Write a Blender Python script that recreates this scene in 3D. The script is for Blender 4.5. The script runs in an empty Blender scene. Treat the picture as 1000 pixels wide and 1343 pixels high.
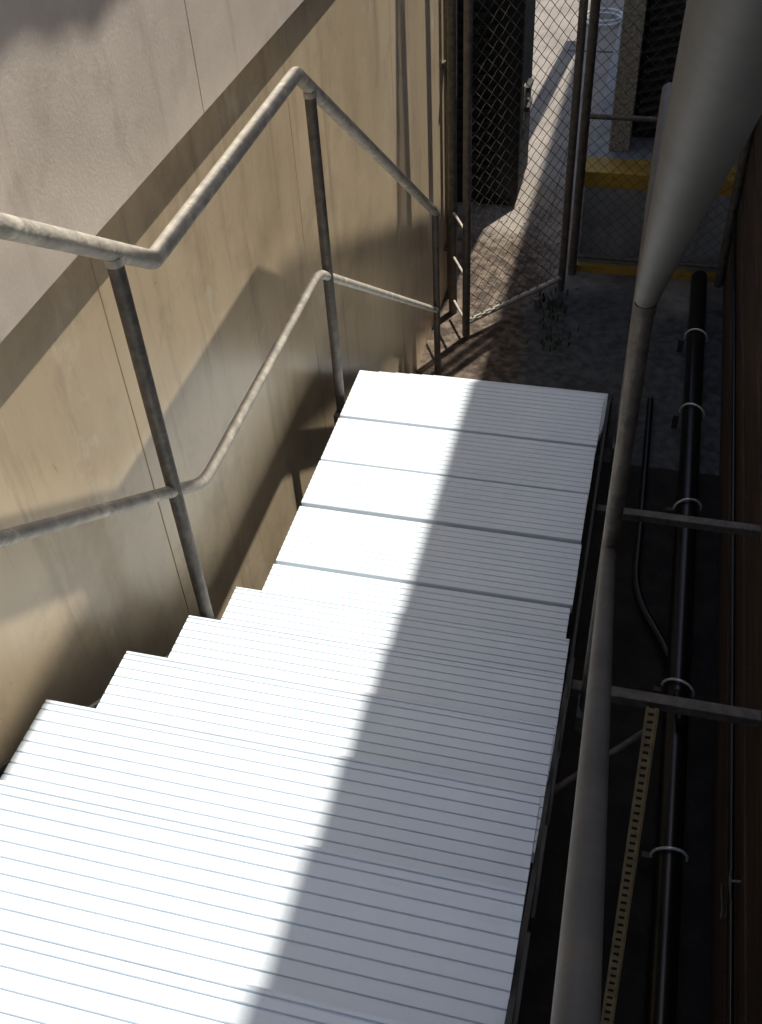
import bpy, bmesh, math, random
from mathutils import Vector, Matrix
random.seed(4)
scene = bpy.context.scene
COL = scene.collection

# ---------------------------------------------------------------- materials
def new_mat(name, c1, c2=None, scale=6.0, rough=0.6, metal=0.0, bump=0.0, bscale=40.0,
            stretch=(1,1,1), c3=None, s3=2.0, t3=(0.5,0.7), lo=0.35, hi=0.65, spec=None, streak=None):
    m = bpy.data.materials.new(name); m.use_nodes = True
    nt = m.node_tree; N = nt.nodes; L = nt.links
    b = N["Principled BSDF"]
    b.inputs["Roughness"].default_value = rough
    b.inputs["Metallic"].default_value = metal
    if spec is not None: b.inputs["Specular IOR Level"].default_value = spec
    geo = N.new("ShaderNodeNewGeometry")
    mp = N.new("ShaderNodeMapping"); mp.inputs["Scale"].default_value = stretch
    L.new(geo.outputs["Position"], mp.inputs["Vector"])
    if c2 is None: c2 = tuple(x*0.8 for x in c1)
    n = N.new("ShaderNodeTexNoise"); n.inputs["Scale"].default_value = scale
    n.inputs["Detail"].default_value = 5; n.inputs["Roughness"].default_value = 0.65
    L.new(mp.outputs[0], n.inputs["Vector"])
    r = N.new("ShaderNodeValToRGB")
    r.color_ramp.elements[0].position = lo; r.color_ramp.elements[1].position = hi
    r.color_ramp.elements[0].color = (*c2, 1); r.color_ramp.elements[1].color = (*c1, 1)
    L.new(n.outputs["Fac"], r.inputs["Fac"])
    out = r.outputs["Color"]
    def layer(out, col, sc, th, st=(1,1,1), amt=1.0, rg=.7):
        m3 = N.new("ShaderNodeMapping"); m3.inputs["Scale"].default_value = st
        L.new(geo.outputs["Position"], m3.inputs["Vector"])
        n3 = N.new("ShaderNodeTexNoise"); n3.inputs["Scale"].default_value = sc
        n3.inputs["Detail"].default_value = 6; n3.inputs["Roughness"].default_value = rg
        L.new(m3.outputs[0], n3.inputs["Vector"])
        r3 = N.new("ShaderNodeMapRange")
        r3.inputs[1].default_value = th[0]; r3.inputs[2].default_value = th[1]; r3.inputs[4].default_value = amt
        L.new(n3.outputs["Fac"], r3.inputs[0])
        mx = N.new("ShaderNodeMix"); mx.data_type = 'RGBA'
        L.new(r3.outputs[0], mx.inputs[0]); L.new(out, mx.inputs[6])
        mx.inputs[7].default_value = (*col, 1)
        return mx.outputs[2]
    if c3 is not None: out = layer(out, c3, s3, t3)
    if streak is not None:
        for (col, sc, th, st, amt) in streak: out = layer(out, col, sc, th, st, amt)
    L.new(out, b.inputs["Base Color"])
    if bump > 0:
        nb = N.new("ShaderNodeTexNoise"); nb.inputs["Scale"].default_value = bscale
        nb.inputs["Detail"].default_value = 2
        L.new(geo.outputs["Position"], nb.inputs["Vector"])
        bp = N.new("ShaderNodeBump"); bp.inputs["Strength"].default_value = bump
        bp.inputs["Distance"].default_value = 0.01
        L.new(nb.outputs["Fac"], bp.inputs["Height"]); L.new(bp.outputs[0], b.inputs["Normal"])
    return m

M_alu = new_mat("tread_aluminium", (0.85,0.915,0.975), (0.80,0.87,0.94), scale=5, rough=0.45, metal=0.06,
                bump=0.05, bscale=240, c3=(0.48,0.42,0.36), s3=30, t3=(0.71,0.82),
                streak=[((.68,.71,.75), 26, (.58,.74), (.12,1,1), .35),
                        ((.55,.43,.28), 3.0, (.66,.80), (1,1,1), .35)])
M_galv = new_mat("galvanised_rail", (0.58,0.53,0.45), (0.38,0.34,0.29), scale=28, rough=0.62, metal=0.08,
                 bump=0.2, bscale=90, c3=(0.74,0.67,0.54), s3=14, t3=(0.55,0.68))
M_galvd = new_mat("galvanised_dark", (0.19,0.165,0.14), (0.10,0.09,0.08), scale=30, rough=0.55, metal=0.3,
                  bump=0.2, bscale=120)
M_wire = new_mat("fence_wire", (0.10,0.09,0.08), (0.06,0.055,0.05), scale=30, rough=0.6)
M_shaderail = new_mat("shaded_rail", (0.115,0.107,0.10), (0.075,0.07,0.066), scale=9, rough=0.62, metal=0.1,  # right handrail: shade put into a darker copy of the rail colour; specks are real
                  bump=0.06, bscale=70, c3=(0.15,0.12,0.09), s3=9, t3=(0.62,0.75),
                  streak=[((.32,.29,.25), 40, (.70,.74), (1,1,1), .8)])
M_wall = new_mat("wall_panel", (0.84,0.67,0.45), (0.68,0.53,0.35), scale=2.2, rough=0.32, stretch=(1,1,0.35),
                 bump=0.035, bscale=60, c3=(0.48,0.36,0.235), s3=3.2, t3=(0.50,0.82),
                 streak=[((.38,.28,.18), 9, (.54,.72), (1,1,.10), .6),
                         ((.94,.84,.68), 4.5, (.60,.72), (1,1,.8), .65),
                         ((.28,.19,.12), 34, (.68,.74), (1,1,.6), .7)])
M_wallup = new_mat("wall_upper_panel", (0.88,0.76,0.65), (0.75,0.645,0.55), scale=3, rough=0.5, bump=0.05,
                 bscale=120, c3=(0.62,0.515,0.43), s3=7, t3=(0.52,0.8),
                 streak=[((.50,.40,.33), 11, (.56,.74), (1,1,.12), .5),
                         ((.38,.30,.24), 40, (.67,.74), (1,1,.7), .6)])
M_dark = new_mat("dark_gap", (0.03,0.027,0.022), rough=0.9)
M_wood = new_mat("dark_board", (0.10,0.060,0.034), (0.035,0.021,0.013), scale=14, stretch=(1,0.12,3), rough=0.85, bump=0.3, bscale=60)
M_bounce = new_mat("bounce_siding", (0.68,0.67,0.64), (0.58,0.57,0.54), scale=3, rough=0.6)  # pale unseen siding, added to bounce light onto the shaded treads
M_black = new_mat("black_metal", (0.012,0.012,0.012), (0.007,0.007,0.007), rough=0.6)
M_bpipe = new_mat("black_pipe", (0.008,0.008,0.009), (0.005,0.005,0.005), rough=0.3)
M_strap = new_mat("steel_strap", (0.85,0.83,0.78), (0.65,0.63,0.6), rough=0.3, metal=0.3, scale=30)
M_yellow = new_mat("yellow_paint", (0.62,0.38,0.05), (0.40,0.25,0.05), scale=9, rough=0.7, c3=(.16,.12,.07), s3=18, t3=(.56,.70))
M_conc = new_mat("concrete", (0.36,0.375,0.39), (0.25,0.26,0.275), scale=5, rough=0.85, bump=0.2, bscale=60,
                 streak=[((.12,.12,.12), 12, (.55,.7), (1,1,.15), .6)])
M_brass = new_mat("slotted_steel", (0.38,0.27,0.11), (0.22,0.16,0.07), scale=30, rough=0.5, metal=0.1)
M_string = new_mat("stringer_steel", (0.06,0.055,0.05), (0.03,0.028,0.025), scale=12, rough=0.6)
M_roof = new_mat("roof_metal", (0.70,0.66,0.60), (0.6,0.56,0.5), rough=0.5)
M_leaf = new_mat("weed_leaf", (0.05,0.075,0.02), (0.03,0.045,0.015), rough=0.7)
M_white = new_mat("white_hose", (0.75,0.75,0.73), (0.6,0.6,0.6), rough=0.4)
M_grav = new_mat("pebble_render", (0.60,0.57,0.48), (0.22,0.20,0.16), scale=60, rough=0.9, bump=0.6, bscale=80)
M_stone = new_mat("debris", (0.22,0.18,0.14), (0.08,0.06,0.045), scale=40, rough=0.9)
M_alleyshade = new_mat("alley_shade_ground", (0.024,0.021,0.018), (0.009,0.008,0.007), scale=9, rough=0.95, bump=0.4, bscale=50)  # near-black: the alley's deep shade put into the ground colour

# ground
def ground_material():
    m = bpy.data.materials.new("ground_concrete"); m.use_nodes = True
    nt = m.node_tree; N = nt.nodes; L = nt.links; b = N["Principled BSDF"]
    b.inputs["Roughness"].default_value = 0.85
    geo = N.new("ShaderNodeNewGeometry")
    n = N.new("ShaderNodeTexNoise"); n.inputs["Scale"].default_value = 3; n.inputs["Detail"].default_value = 7
    n.inputs["Roughness"].default_value = .7
    L.new(geo.outputs["Position"], n.inputs["Vector"])
    r = N.new("ShaderNodeValToRGB")
    r.color_ramp.elements[0].position = .35; r.color_ramp.elements[0].color = (.21,.18,.155,1)
    r.color_ramp.elements[1].position = .65; r.color_ramp.elements[1].color = (.33,.285,.24,1)
    L.new(n.outputs["Fac"], r.inputs["Fac"])
    sx = N.new("ShaderNodeSeparateXYZ"); L.new(geo.outputs["Position"], sx.inputs[0])
    def mth(op, a, b_, c=None):
        q = N.new("ShaderNodeMath"); q.operation = op
        for i, v in enumerate((a, b_, c)):
            if v is None: continue
            if isinstance(v, (int, float)): q.inputs[i].default_value = v
            else: L.new(v, q.inputs[i])
        return q.outputs[0]
    ny = mth('MULTIPLY_ADD', n.outputs["Fac"], 1.2, sx.outputs["Y"])
    nx = mth('MULTIPLY_ADD', n.outputs["Fac"], .5, sx.outputs["X"])
    def mrange(v, a, b_, c, d):
        q = N.new("ShaderNodeMapRange"); L.new(v, q.inputs[0])
        for i, k in enumerate((a, b_, c, d)): q.inputs[i+1].default_value = k
        return q.outputs[0]
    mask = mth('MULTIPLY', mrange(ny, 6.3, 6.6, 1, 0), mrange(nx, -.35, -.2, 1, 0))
    n2 = N.new("ShaderNodeTexNoise"); n2.inputs["Scale"].default_value = 22; n2.inputs["Detail"].default_value = 7
    L.new(geo.outputs["Position"], n2.inputs["Vector"])
    r2 = N.new("ShaderNodeValToRGB")
    r2.color_ramp.elements[0].position = .4; r2.color_ramp.elements[0].color = (.06,.042,.030,1)
    r2.color_ramp.elements[1].position = .68; r2.color_ramp.elements[1].color = (.21,.155,.115,1)
    L.new(n2.outputs["Fac"], r2.inputs["Fac"])
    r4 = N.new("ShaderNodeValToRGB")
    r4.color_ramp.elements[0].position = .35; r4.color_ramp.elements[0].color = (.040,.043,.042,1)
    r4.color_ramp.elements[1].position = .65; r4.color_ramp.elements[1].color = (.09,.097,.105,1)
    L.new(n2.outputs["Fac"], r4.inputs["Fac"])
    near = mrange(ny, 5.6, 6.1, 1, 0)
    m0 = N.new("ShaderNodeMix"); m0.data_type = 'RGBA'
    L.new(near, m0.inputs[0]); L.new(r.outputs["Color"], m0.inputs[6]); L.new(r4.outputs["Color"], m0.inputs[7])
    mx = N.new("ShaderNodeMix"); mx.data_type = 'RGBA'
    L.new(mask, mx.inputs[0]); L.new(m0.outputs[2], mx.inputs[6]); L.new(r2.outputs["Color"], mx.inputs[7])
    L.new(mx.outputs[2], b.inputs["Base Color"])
    bp = N.new("ShaderNodeBump"); bp.inputs["Strength"].default_value = .3; bp.inputs["Distance"].default_value = .01
    L.new(n2.outputs["Fac"], bp.inputs["Height"]); L.new(bp.outputs[0], b.inputs["Normal"])
    return m
M_ground = ground_material()

# ---------------------------------------------------------------- helpers
def empty(name, loc=(0,0,0)):
    e = bpy.data.objects.new(name, None); e.location = loc; COL.objects.link(e); return e
def link(me, name, mat, parent=None):
    o = bpy.data.objects.new(name, me); COL.objects.link(o)
    me.materials.append(mat)
    if parent: o.parent = parent
    return o
def boxes(name, lst, mat, parent=None, bevel=0.0):
    bm = bmesh.new()
    for (a, b) in lst:
        c = [(a[i]+b[i])/2 for i in range(3)]; s = [abs(b[i]-a[i]) for i in range(3)]
        bmesh.ops.create_cube(bm, size=1, matrix=Matrix.Translation(c) @ Matrix.Diagonal((*s, 1)))
    me = bpy.data.meshes.new(name); bm.to_mesh(me); bm.free()
    o = link(me, name, mat, parent)
    if bevel > 0:
        md = o.modifiers.new("bevel", 'BEVEL'); md.width = bevel; md.segments = 2; md.limit_method = 'ANGLE'
    return o
def tubes(name, paths, r, mat, parent=None, res=6, cyclic=False, fill=True):
    cu = bpy.data.curves.new(name, 'CURVE'); cu.dimensions = '3D'
    cu.bevel_depth = r; cu.bevel_resolution = res; cu.use_fill_caps = fill
    for p in paths:
        sp = cu.splines.new('POLY'); sp.points.add(len(p)-1)
        for i, q in enumerate(p): sp.points[i].co = (*q, 1)
        sp.use_cyclic_u = cyclic; sp.use_smooth = True
    t = bpy.data.objects.new("tmp", cu); COL.objects.link(t)
    dg = bpy.context.evaluated_depsgraph_get()
    me = bpy.data.meshes.new_from_object(t.evaluated_get(dg))
    me.name = name; bpy.data.objects.remove(t)
    return link(me, name, mat, parent)
def rounded(pts, rad=0.03, n=5):
    out = [Vector(pts[0])]
    for i in range(1, len(pts)-1):
        p = Vector(pts[i]); a = Vector(pts[i-1])-p; b = Vector(pts[i+1])-p
        a = p + a.normalized()*min(rad, a.length*.45); b = p + b.normalized()*min(rad, b.length*.45)
        for k in range(n+1):
            t = k/n; out.append((1-t)**2*a + 2*t*(1-t)*p + t*t*b)
    out.append(Vector(pts[-1])); return out

# ---------------------------------------------------------------- stairs
XL, XR = -0.904, -0.035
G, H = 0.25, 0.175
PZ = -2.142
GZ = -3.2
def plank(bm, y0, y1, z, x0, x1, thick=0.035, pitch=0.0225, gw=0.0024, gd=0.0035, nose=False):
    n = max(1, round((y1-y0)/pitch)); p = (y1-y0)/n
    prof = [(y0, z-0.002), (y0+0.002, z)]
    cs = [(y0+i*p, gw) for i in range(1, n)]
    if nose: cs.append((y1-.0085, gw*1.2))
    for c, g_ in cs:
        prof += [(c-g_/2-.0008, z), (c-g_/2, z-.0006), (c-g_/2, z-gd), (c+g_/2, z-gd), (c+g_/2, z-.0006), (c+g_/2+.0008, z)]
    prof += [(y1-0.004, z), (y1-.001, z-0.0015), (y1, z-0.004), (y1, z-thick), (y0, z-thick)]
    A = [bm.verts.new((x0, y, zz)) for y, zz in prof]
    B = [bm.verts.new((x1, y, zz)) for y, zz in prof]
    m = len(prof)
    for i in range(m):
        j = (i+1) % m
        bm.faces.new((A[i], A[j], B[j], B[i]))
    bm.faces.new(A[::-1]); bm.faces.new(B)
stair = empty("metal_staircase")
nos = [(0.869+i*G, -1.442-i*H) for i in range(-6, 4)]
bm = bmesh.new()
for (yn, zn) in nos:
    dx = random.uniform(-.003, .003)
    plank(bm, yn-0.262, yn, zn+random.uniform(-.001,.001), XL+dx, XR+dx+random.uniform(-.003,.003), nose=True)
me = bpy.data.meshes.new("upper_treads"); bmesh.ops.recalc_face_normals(bm, faces=bm.faces); bm.to_mesh(me); bm.free()
link(me, "upper_treads", M_alu, stair)
bm = bmesh.new()
for (a, b, dz) in [(1.605,1.870,0),(1.880,2.117,.002),(2.135,2.337,-.001),(2.341,2.559,.001),(2.571,2.835,0)]:
    plank(bm, a, b, PZ+dz, XL-.002+random.uniform(-.003,.003), XR-.012+random.uniform(-.003,.003), pitch=.0225)
me = bpy.data.meshes.new("platform_planks"); bmesh.ops.recalc_face_normals(bm, faces=bm.faces); bm.to_mesh(me); bm.free()
link(me, "platform_planks", M_alu, stair)
bm = bmesh.new()
for k in range(1, 6):
    plank(bm, 2.835+(k-1)*.24-.01, 2.835+k*.24, PZ-k*.178, XL, XR-.012)
me = bpy.data.meshes.new("lower_treads"); bmesh.ops.recalc_face_normals(bm, faces=bm.faces); bm.to_mesh(me); bm.free()
link(me, "lower_treads", M_alu, stair)
rs = []
for (yn, zn) in nos:
    rs.append(((XL+.01, yn-.030, zn-H+.001), (XR-.01, yn-.024, zn-.036)))
boxes("risers", rs, M_string, stair)
boxes("tread_end_clips", [((XR+.0125, yn-.20, zn-.05),(XR+.018, yn-.05, zn-.008)) for (yn, zn) in nos], M_string, stair)
def stringer(x0, x1):
    bm = bmesh.new()
    path_top = [(-.9, -.20-.10), (1.62, -1.965-.10), (1.66, PZ-.04), (2.84, PZ-.04), (4.15, GZ+.08)]
    path_bot = [(-.9, -.48), (1.55, -2.23), (1.62, PZ-.24), (2.78, PZ-.24), (4.0, GZ)]
    pts = path_top + path_bot[::-1]
    A = [bm.verts.new((x0, y, z)) for y, z in pts]; B = [bm.verts.new((x1, y, z)) for y, z in pts]
    for i in range(len(pts)):
        j = (i+1) % len(pts); bm.faces.new((A[i], A[j], B[j], B[i]))
    bm.faces.new(A[::-1]); bm.faces.new(B)
    bmesh.ops.recalc_face_normals(bm, faces=bm.faces)
    me = bpy.data.meshes.new("stringer"); bm.to_mesh(me); bm.free()
    return me
link(stringer(XL-.012, XL-.004), "stringer_a", M_string, stair)
link(stringer(XR+.004, XR+.012), "stringer_b", M_string, stair)
boxes("platform_legs", [((XL+.01,2.70,GZ),(XL+.06,2.75,PZ-.04)),((XR-.06,2.70,GZ),(XR-.02,2.75,PZ-.04)),
                        ((XR-.06,1.70,GZ),(XR-.02,1.75,PZ-.04))], M_string, stair)

# ---------------------------------------------------------------- handrails
S = 0.71
def handrail(x, mat, matpost, side):
    root = empty("handrail")
    top = [(x,-.7,-1.02+(1.635+.7)*S),(x,1.635,-1.02),(x,2.585,-1.012),(x,4.30,-2.30)]
    mid = [(x,-.7,-1.617+(1.635+.7)*S),(x,1.632,-1.617),(x,2.59,-1.611),(x,4.30,-2.83)]
    tubes("top_rail", [rounded(top,.012,3)], .0195, mat, root, res=8)
    tubes("mid_rail", [rounded(mid,.05)], .0140, mat, root, res=8)
    def ztop(y):
        return -1.02+(1.635-y)*S if y < 1.635 else (-1.012 if y < 2.585 else -1.012-(y-2.585)*.751)
    px = x
    tubes("posts", [[(px,1.495,-2.15),(px,1.495,ztop(1.495)-.01)],
                    [(px,2.680,-2.32),(px,2.680,ztop(2.68)-.01)],
                    [(px,4.27,GZ),(px,4.27,ztop(4.27)-.01)],
                    [(px,.10,-1.05),(px,.10,ztop(.10)-.01)] if side<0 else [(px,-.45,-.70),(px,-.45,ztop(-.45)-.01)]],
          .0165, matpost, root, res=6)
    tubes("weld_collars", [[(px,1.495,ztop(1.495)-.028),(px,1.495,ztop(1.495)-.012)],
                    [(px,2.680,ztop(2.68)-.028),(px,2.680,ztop(2.68)-.012)]], .0185, mat, root)
    boxes("foot_brackets", [((px-.02,1.46,-2.12),(px+.018,1.53,-2.06)),
                       ((px-.02,2.645,-2.28),(px+.018,2.715,-2.21))], matpost, root, bevel=.003)
    return root
handrail(-0.935, M_galv, M_galvd, -1)
handrail(0.024, M_shaderail, M_galvd, 1)

# ---------------------------------------------------------------- left building
WX = -1.05
bld = empty("panelled_building")
ps = []; gap = .004
ys = [-3.28,-2.06,-.84,.375,1.595,2.81,4.03,5.10]
for a, b in zip(ys[:-1], ys[1:]):
    ps.append(((WX-.012, a+gap/2, GZ), (WX, b-gap/2, -.90)))
boxes("lower_wall_panels", ps, M_wall, bld, bevel=.001)
ys = [-3.28,-1.48,-.26,.96,2.18,3.40,5.10]; ps = []
for a, b in zip(ys[:-1], ys[1:]):
    ps.append(((WX-.010, a+gap/2, -.955), (WX+.024, b-gap/2, .75)))
boxes("upper_wall_panels", ps, M_wallup, bld, bevel=.0015)
boxes("wall_core", [((WX-3, -3.27, GZ), (WX-.0125, 5.09, .75))], M_dark, bld)
boxes("corner_trim", [((WX-.03, 5.102, GZ), (WX+.03, 5.14, .75))], M_galvd, bld)
bm = bmesh.new(); n = 300; A=[];B=[]
for i in range(n+1):
    y = -3.4 + 8.7*i/n; dz = .012*math.sin(y*2*math.pi/.17)
    A.append(bm.verts.new((-0.782+.006*math.sin(y*9)+.0025*math.sin(y*37), y, .62+dz*.4))); B.append(bm.verts.new((WX-3.1, y, 1.25+dz*.4)))
for i in range(n): bm.faces.new((A[i],A[i+1],B[i+1],B[i]))
me = bpy.data.meshes.new("corrugated_roof"); bm.to_mesh(me); bm.free()
o = link(me, "corrugated_roof", M_roof, bld); sd = o.modifiers.new("s",'SOLIDIFY'); sd.thickness=.004
su = Vector((.2,.42,1))
wp = [(WX,-3.0,-1.98),(WX,2.42,-1.895),(WX,8.5,-4.62)]
pp = [Vector(p)+su*2.45 for p in wp]
tubes("unseen_shadow_pipe", [rounded([tuple(p) for p in pp], .1)], .060, M_roof)  # added out of frame only to cast the band of shadow on the left wall

cd = empty("conduit_run")
tubes("pipe_a", [[(WX+.03,5.03,GZ),(WX+.03,5.03,.5)]], .016, M_galvd, cd)
boxes("clamps", [((WX,5.00,z),(WX+.05,5.06,z+.02)) for z in (-2.9,-1.9,-.9)], M_galvd, cd)

# ---------------------------------------------------------------- right building: dark boards below, unseen pale siding added above for bounce
rb = empty("dark_board_building")
lowb = []; upb = []; z = GZ; i = 0
while z < 2.84:
    h = .145
    off = .006*(i % 2)
    (lowb if z < -.6 else upb).append(((.50-off, -3, z+.003), (.53, 16, min(z+h, 2.85)))); z += h; i += 1
boxes("lap_boards", lowb, M_wood, rb)
boxes("unseen_bounce_siding", upb, M_bounce, rb)
boxes("wall_core", [((.531,-3,GZ),(4,16,2.84))], M_wood, rb)

# ---------------------------------------------------------------- ground
bm = bmesh.new(); bmesh.ops.create_grid(bm, x_segments=1, y_segments=1, size=300)
me = bpy.data.meshes.new("ground"); bm.to_mesh(me); bm.free()
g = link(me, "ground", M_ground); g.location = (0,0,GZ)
boxes("alley_shade_strip", [((-1.04,-3,GZ-.02),(.499,3.72,GZ+.006))], M_alleyshade)  # dark sheet laid over the ground to carry the alley's shade
boxes("pavement_joint", [((-.79,8.9,GZ-.01),(-.345,8.93,GZ+.004)),((-.58,6.0,GZ-.01),(-.575,30,GZ+.003))], M_string)

# ---------------------------------------------------------------- chain link
def chainlink(origin, udir, w, z0, z1, pitch=.050):
    o = Vector(origin); u = Vector(udir).normalized(); paths = []
    nrm = Vector((0,0,1)).cross(u)
    h = z1-z0; step = pitch*math.sqrt(2)*.95
    for sgn in (1, -1):
        k = -h
        while k < w:
            a0, a1 = max(0, k), min(w, k+h)
            if a1-a0 > .01:
                pts = []
                m = max(2, int((a1-a0)/(step/2))+1)
                for q in range(m+1):
                    a = a0+(a1-a0)*q/m
                    zz = (a-k) if sgn > 0 else h-(a-k)
                    wob = .003*(1 if q % 2 else -1)*sgn
                    p = o+u*a+nrm*wob; pts.append((p.x, p.y, z0+zz))
                paths.append(pts)
            k += step
    return paths
gate = empty("chain_link_gate")
P0 = Vector((-.85,4.62,0)); P1 = Vector((-.40,5.16,0)); u = (P1-P0).normalized(); w = (P1-P0).length
zb, zt = GZ+.10, .3
tubes("frame", [[(P0.x,P0.y,GZ+.02),(P0.x,P0.y,zt)],[(P1.x,P1.y,GZ+.02),(P1.x,P1.y,zt)]], .021, M_galvd, gate)
tubes("rails", [[(P0.x,P0.y,zb),(P1.x,P1.y,zb)],[(P0.x,P0.y,zt),(P1.x,P1.y,zt)]], .015, M_galv, gate)
tubes("mesh", chainlink((P0.x,P0.y,0), u, w, zb, zt), .0017, M_wire, gate, res=0, fill=False)
tubes("hinge_straps", [[(-.955,4.82,z),(-.86,4.64,z)] for z in (-2.57,-2.83,-3.1)], .007, M_galv, gate)
fen = empty("chain_link_fence")
FY = 5.38
tubes("posts", [[(x,FY,GZ),(x,FY,.3)] for x in (-.36,.47)]+[[(-.97,4.86,GZ),(-.97,4.86,.6)]], .024, M_galvd, fen)
tubes("rails", [[(-.36,FY,z),(.47,FY,z)] for z in (-3.08,-2.26,.3)], .014, M_galvd, fen)
tubes("mesh", chainlink((-.36,FY,0),(1,0,0),.83,-3.08,.3), .0014, M_wire, fen, res=0, fill=False)

cab = empty("black_equipment_cabinet")
boxes("body", [((-2.4,6.12,GZ+.06),(-.80,6.62,-.9))], M_black, cab, bevel=.02)
boxes("plinth", [((-2.36,6.16,GZ),(-.84,6.58,GZ+.06))], M_dark, cab)
boxes("louvres", [((-1.9,6.095,-3.0+i*.07),(-.95,6.118,-2.975+i*.07)) for i in range(28)], M_black, cab)
boxes("side_handles", [((-.798,6.25,z),(-.765,6.40,z+.03)) for z in (-2.62,-2.50)], M_string, cab)
boxes("label", [((-.799,6.22,-2.72),(-.794,6.27,-2.45))], M_galv, cab)

dock = empty("concrete_dock")
boxes("slab", [((-.34,5.46,GZ),(.495,12,-2.612))], M_conc, dock, bevel=.008)
boxes("yellow_edge", [((-.345,5.452,-2.69),(.495,5.64,-2.600))], M_yellow, dock, bevel=.004)
boxes("yellow_base_strip", [((-.34,5.41,GZ+.001),(.495,5.455,GZ+.04))], M_yellow, dock)
unit = empty("louvred_air_unit")
boxes("body", [((-.12,5.95,-2.61),(.49,8.0,-1.2))], M_black, unit, bevel=.01)
bm = bmesh.new()
for i in range(26):
    z = -2.55+i*.055
    v = [bm.verts.new(q) for q in ((-.10,5.945,z),(.47,5.945,z+.16),(.47,5.915,z+.148),(-.10,5.915,z-.012))]
    bm.faces.new(v)
me = bpy.data.meshes.new("louvre_slats"); bm.to_mesh(me); bm.free(); link(me,"louvre_slats",M_galvd,unit)
boxes("rendered_pillar", [((-.24,5.75,-2.61),(-.125,8.0,-1.3))], M_grav, None, bevel=.005)

# ---------------------------------------------------------------- services in the alley
pipe = empty("black_service_pipe")
tubes("pipe", [[(.355,-.5,-3.11),(.355,5.3,-3.11)]], .044, M_bpipe, pipe, res=10)
arcs = []
YS = (1.05,1.73,2.40,3.38,4.05,4.69)
for y in YS:
    s_ = random.uniform(-.018,.018); e_ = random.uniform(185,215)
    arcs.append([(.355+.056*math.cos(t), y+s_*math.cos(t), -3.11+.056*math.sin(t)) for t in [math.radians(a) for a in range(-10,int(e_),12)]])
tubes("straps", arcs, .0048, M_strap, pipe)
boxes("saddles", [((.27,y-.010,GZ),(.298,y+.010,-3.125)) for y in YS], M_string, pipe)
tubes("thin_conduit", [[(.475,-.5,-2.7),(.475,5.3,-2.7)]], .009, M_bpipe, pipe)
tubes("flexible_hose", [rounded([(.16,4.2,-3.17),(.17,3.3,-3.17),(.17,2.9,-3.17),(.34,2.55,-3.14),(.36,2.2,-3.03)],.15,8)], .016, M_bpipe)
br = empty("wall_brackets")
boxes("bars", [((-.02,1.775,-2.41),(.499,1.81,-2.375)),((-.02,2.47,-2.36),(.499,2.50,-2.33))], M_galvd, br, bevel=.003)
tubes("brace", [[(.2,1.76,-2.50),(-.05,1.52,-2.54)]], .010, M_galvd, br)
ang = bmesh.new()
pA = Vector((.205,1.755,-2.37)); pB = Vector((.205,1.10,-3.19)); dv = (pB-pA); Ln = dv.length; dv.normalize()
side = Vector((1,0,0)); nr = dv.cross(side).normalized()
def abox(bm, c, hx, hl, hn):
    vs = []
    for sx in (-1,1):
        for sl in (-1,1):
            for sn in (-1,1):
                vs.append(bm.verts.new(c+side*hx*sx+dv*hl*sl+nr*hn*sn))
    for f in ((0,1,3,2),(4,6,7,5),(0,4,5,1),(2,3,7,6),(0,2,6,4),(1,5,7,3)):
        bm.faces.new([vs[i] for i in f])
mid = (pA+pB)/2
abox(ang, mid-side*.012, .004, Ln/2, .0012); abox(ang, mid+side*.012, .004, Ln/2, .0012)
k = .01
while k < Ln:
    abox(ang, pA+dv*k, .0079, .0065, .0011); k += .022
abox(ang, mid+side*.0165+nr*.014, .0012, Ln/2, .015)
bmesh.ops.recalc_face_normals(ang, faces=ang.faces)
me = bpy.data.meshes.new("slotted_angle_iron"); ang.to_mesh(me); ang.free(); link(me, "slotted_angle_iron", M_brass)
hk = empty("cable_hook")
tubes("loop", [[(.47+.004*math.sin(3*t), 1.45+.06*math.cos(t), -2.75+.08*math.sin(t)) for t in [i*.3 for i in range(20)]]], .003, M_galvd, hk)
tubes("stem", [[(.50,1.45,-2.66),(.47,1.45,-2.67)]], .004, M_galvd, hk)
hs=[]
for j in range(2):
    hs.append([(-.56+.16*math.cos(t), 9.6+j*.05+.16*math.sin(t), -3.17+.02*j) for t in [i*.3 for i in range(22)]])
tubes("white_hose_coil", hs, .010, M_white)

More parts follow.
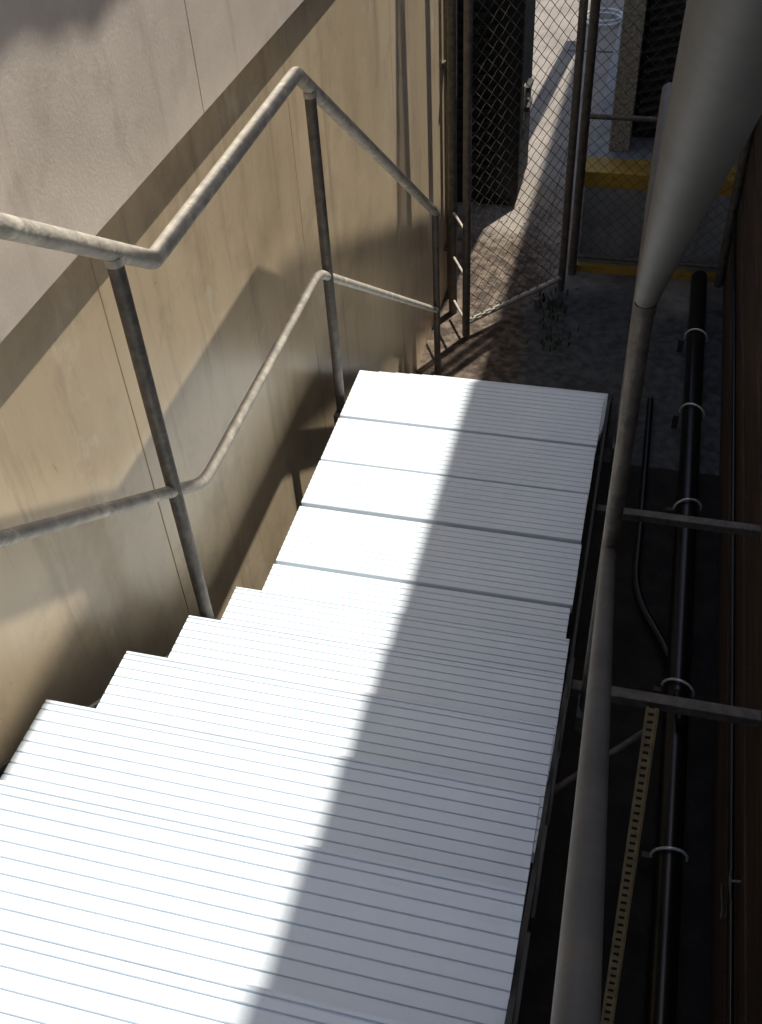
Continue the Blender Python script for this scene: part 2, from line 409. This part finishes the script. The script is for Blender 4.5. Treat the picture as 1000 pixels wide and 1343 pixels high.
# weeds
bm = bmesh.new()
def blade(c, h, a, lean):
    wv = Vector((math.cos(a),math.sin(a),0))*.004; d = Vector((-math.sin(a),math.cos(a),0))*lean
    v = [bm.verts.new(c-wv), bm.verts.new(c+wv), bm.verts.new(c+wv*1.4+d*.5+Vector((0,0,h*.6))), bm.verts.new(c+d+Vector((0,0,h))), bm.verts.new(c-wv*1.4+d*.5+Vector((0,0,h*.6)))]
    bm.faces.new(v)
for _ in range(110):
    cx, cy, s = random.choice([(-.42,4.95,.05),(-.38,4.7,.05),(-.50,5.05,.04)])
    blade(Vector((random.gauss(cx,s), random.gauss(cy,s*1.4), GZ)), random.uniform(.015,.05), random.uniform(0,6.3), random.uniform(.01,.03))
me = bpy.data.meshes.new("weeds"); bm.to_mesh(me); bm.free(); link(me, "weeds", M_leaf)
bm = bmesh.new()
for _ in range(220):
    c = Vector((random.uniform(-.95,-.3), random.uniform(4.4,6.2), GZ+.002)); s_ = random.uniform(.004,.016); a = random.uniform(0,6.3)
    bmesh.ops.create_icosphere(bm, subdivisions=1, radius=s_*.6, matrix=Matrix.Translation(c)@Matrix.Rotation(a,4,'Z')@Matrix.Diagonal((1.3,.8,.5,1)))
me = bpy.data.meshes.new("gravel_debris"); bm.to_mesh(me); bm.free(); link(me, "gravel_debris", M_stone)

# ---------------------------------------------------------------- light
sv = Vector((.2,.38,1)).normalized()
sd = bpy.data.lights.new("sun",'SUN'); sd.energy = 5; sd.angle = math.radians(.5); sd.color = (1,.955,.86)
so = bpy.data.objects.new("sun", sd); COL.objects.link(so); so.rotation_euler = sv.to_track_quat('Z','Y').to_euler(); so.location=(2,6,12)
w_ = bpy.data.worlds.new("World"); scene.world = w_; w_.use_nodes = True
nt = w_.node_tree; sky = nt.nodes.new("ShaderNodeTexSky"); sky.sky_type='NISHITA'; sky.sun_disc=False
sky.sun_elevation = math.asin(sv.z); sky.sun_rotation = math.atan2(sv.x, sv.y)
sky.dust_density = 1.6
nt.links.new(sky.outputs[0], nt.nodes["Background"].inputs[0]); nt.nodes["Background"].inputs[1].default_value = .15
scene.view_settings.view_transform='Standard'; scene.view_settings.look='None'; scene.view_settings.exposure=0

# ---------------------------------------------------------------- camera
f = 1334.5
Yc = Vector((470,1316,-f)).normalized(); Zc = Vector((-100,1389,f)).normalized()
Zc = (Zc - Yc*Zc.dot(Yc)).normalized(); Xc = Yc.cross(Zc)
R = Matrix((Xc, Yc, Zc))
cam = bpy.data.cameras.new("camera"); co = bpy.data.objects.new("camera", cam); COL.objects.link(co)
co.matrix_world = R.to_4x4()
cam.sensor_fit='VERTICAL'; cam.sensor_height=36; cam.sensor_width=36; cam.lens = 36*f/1343
cam.clip_start=.01; cam.clip_end=1000
scene.camera = co
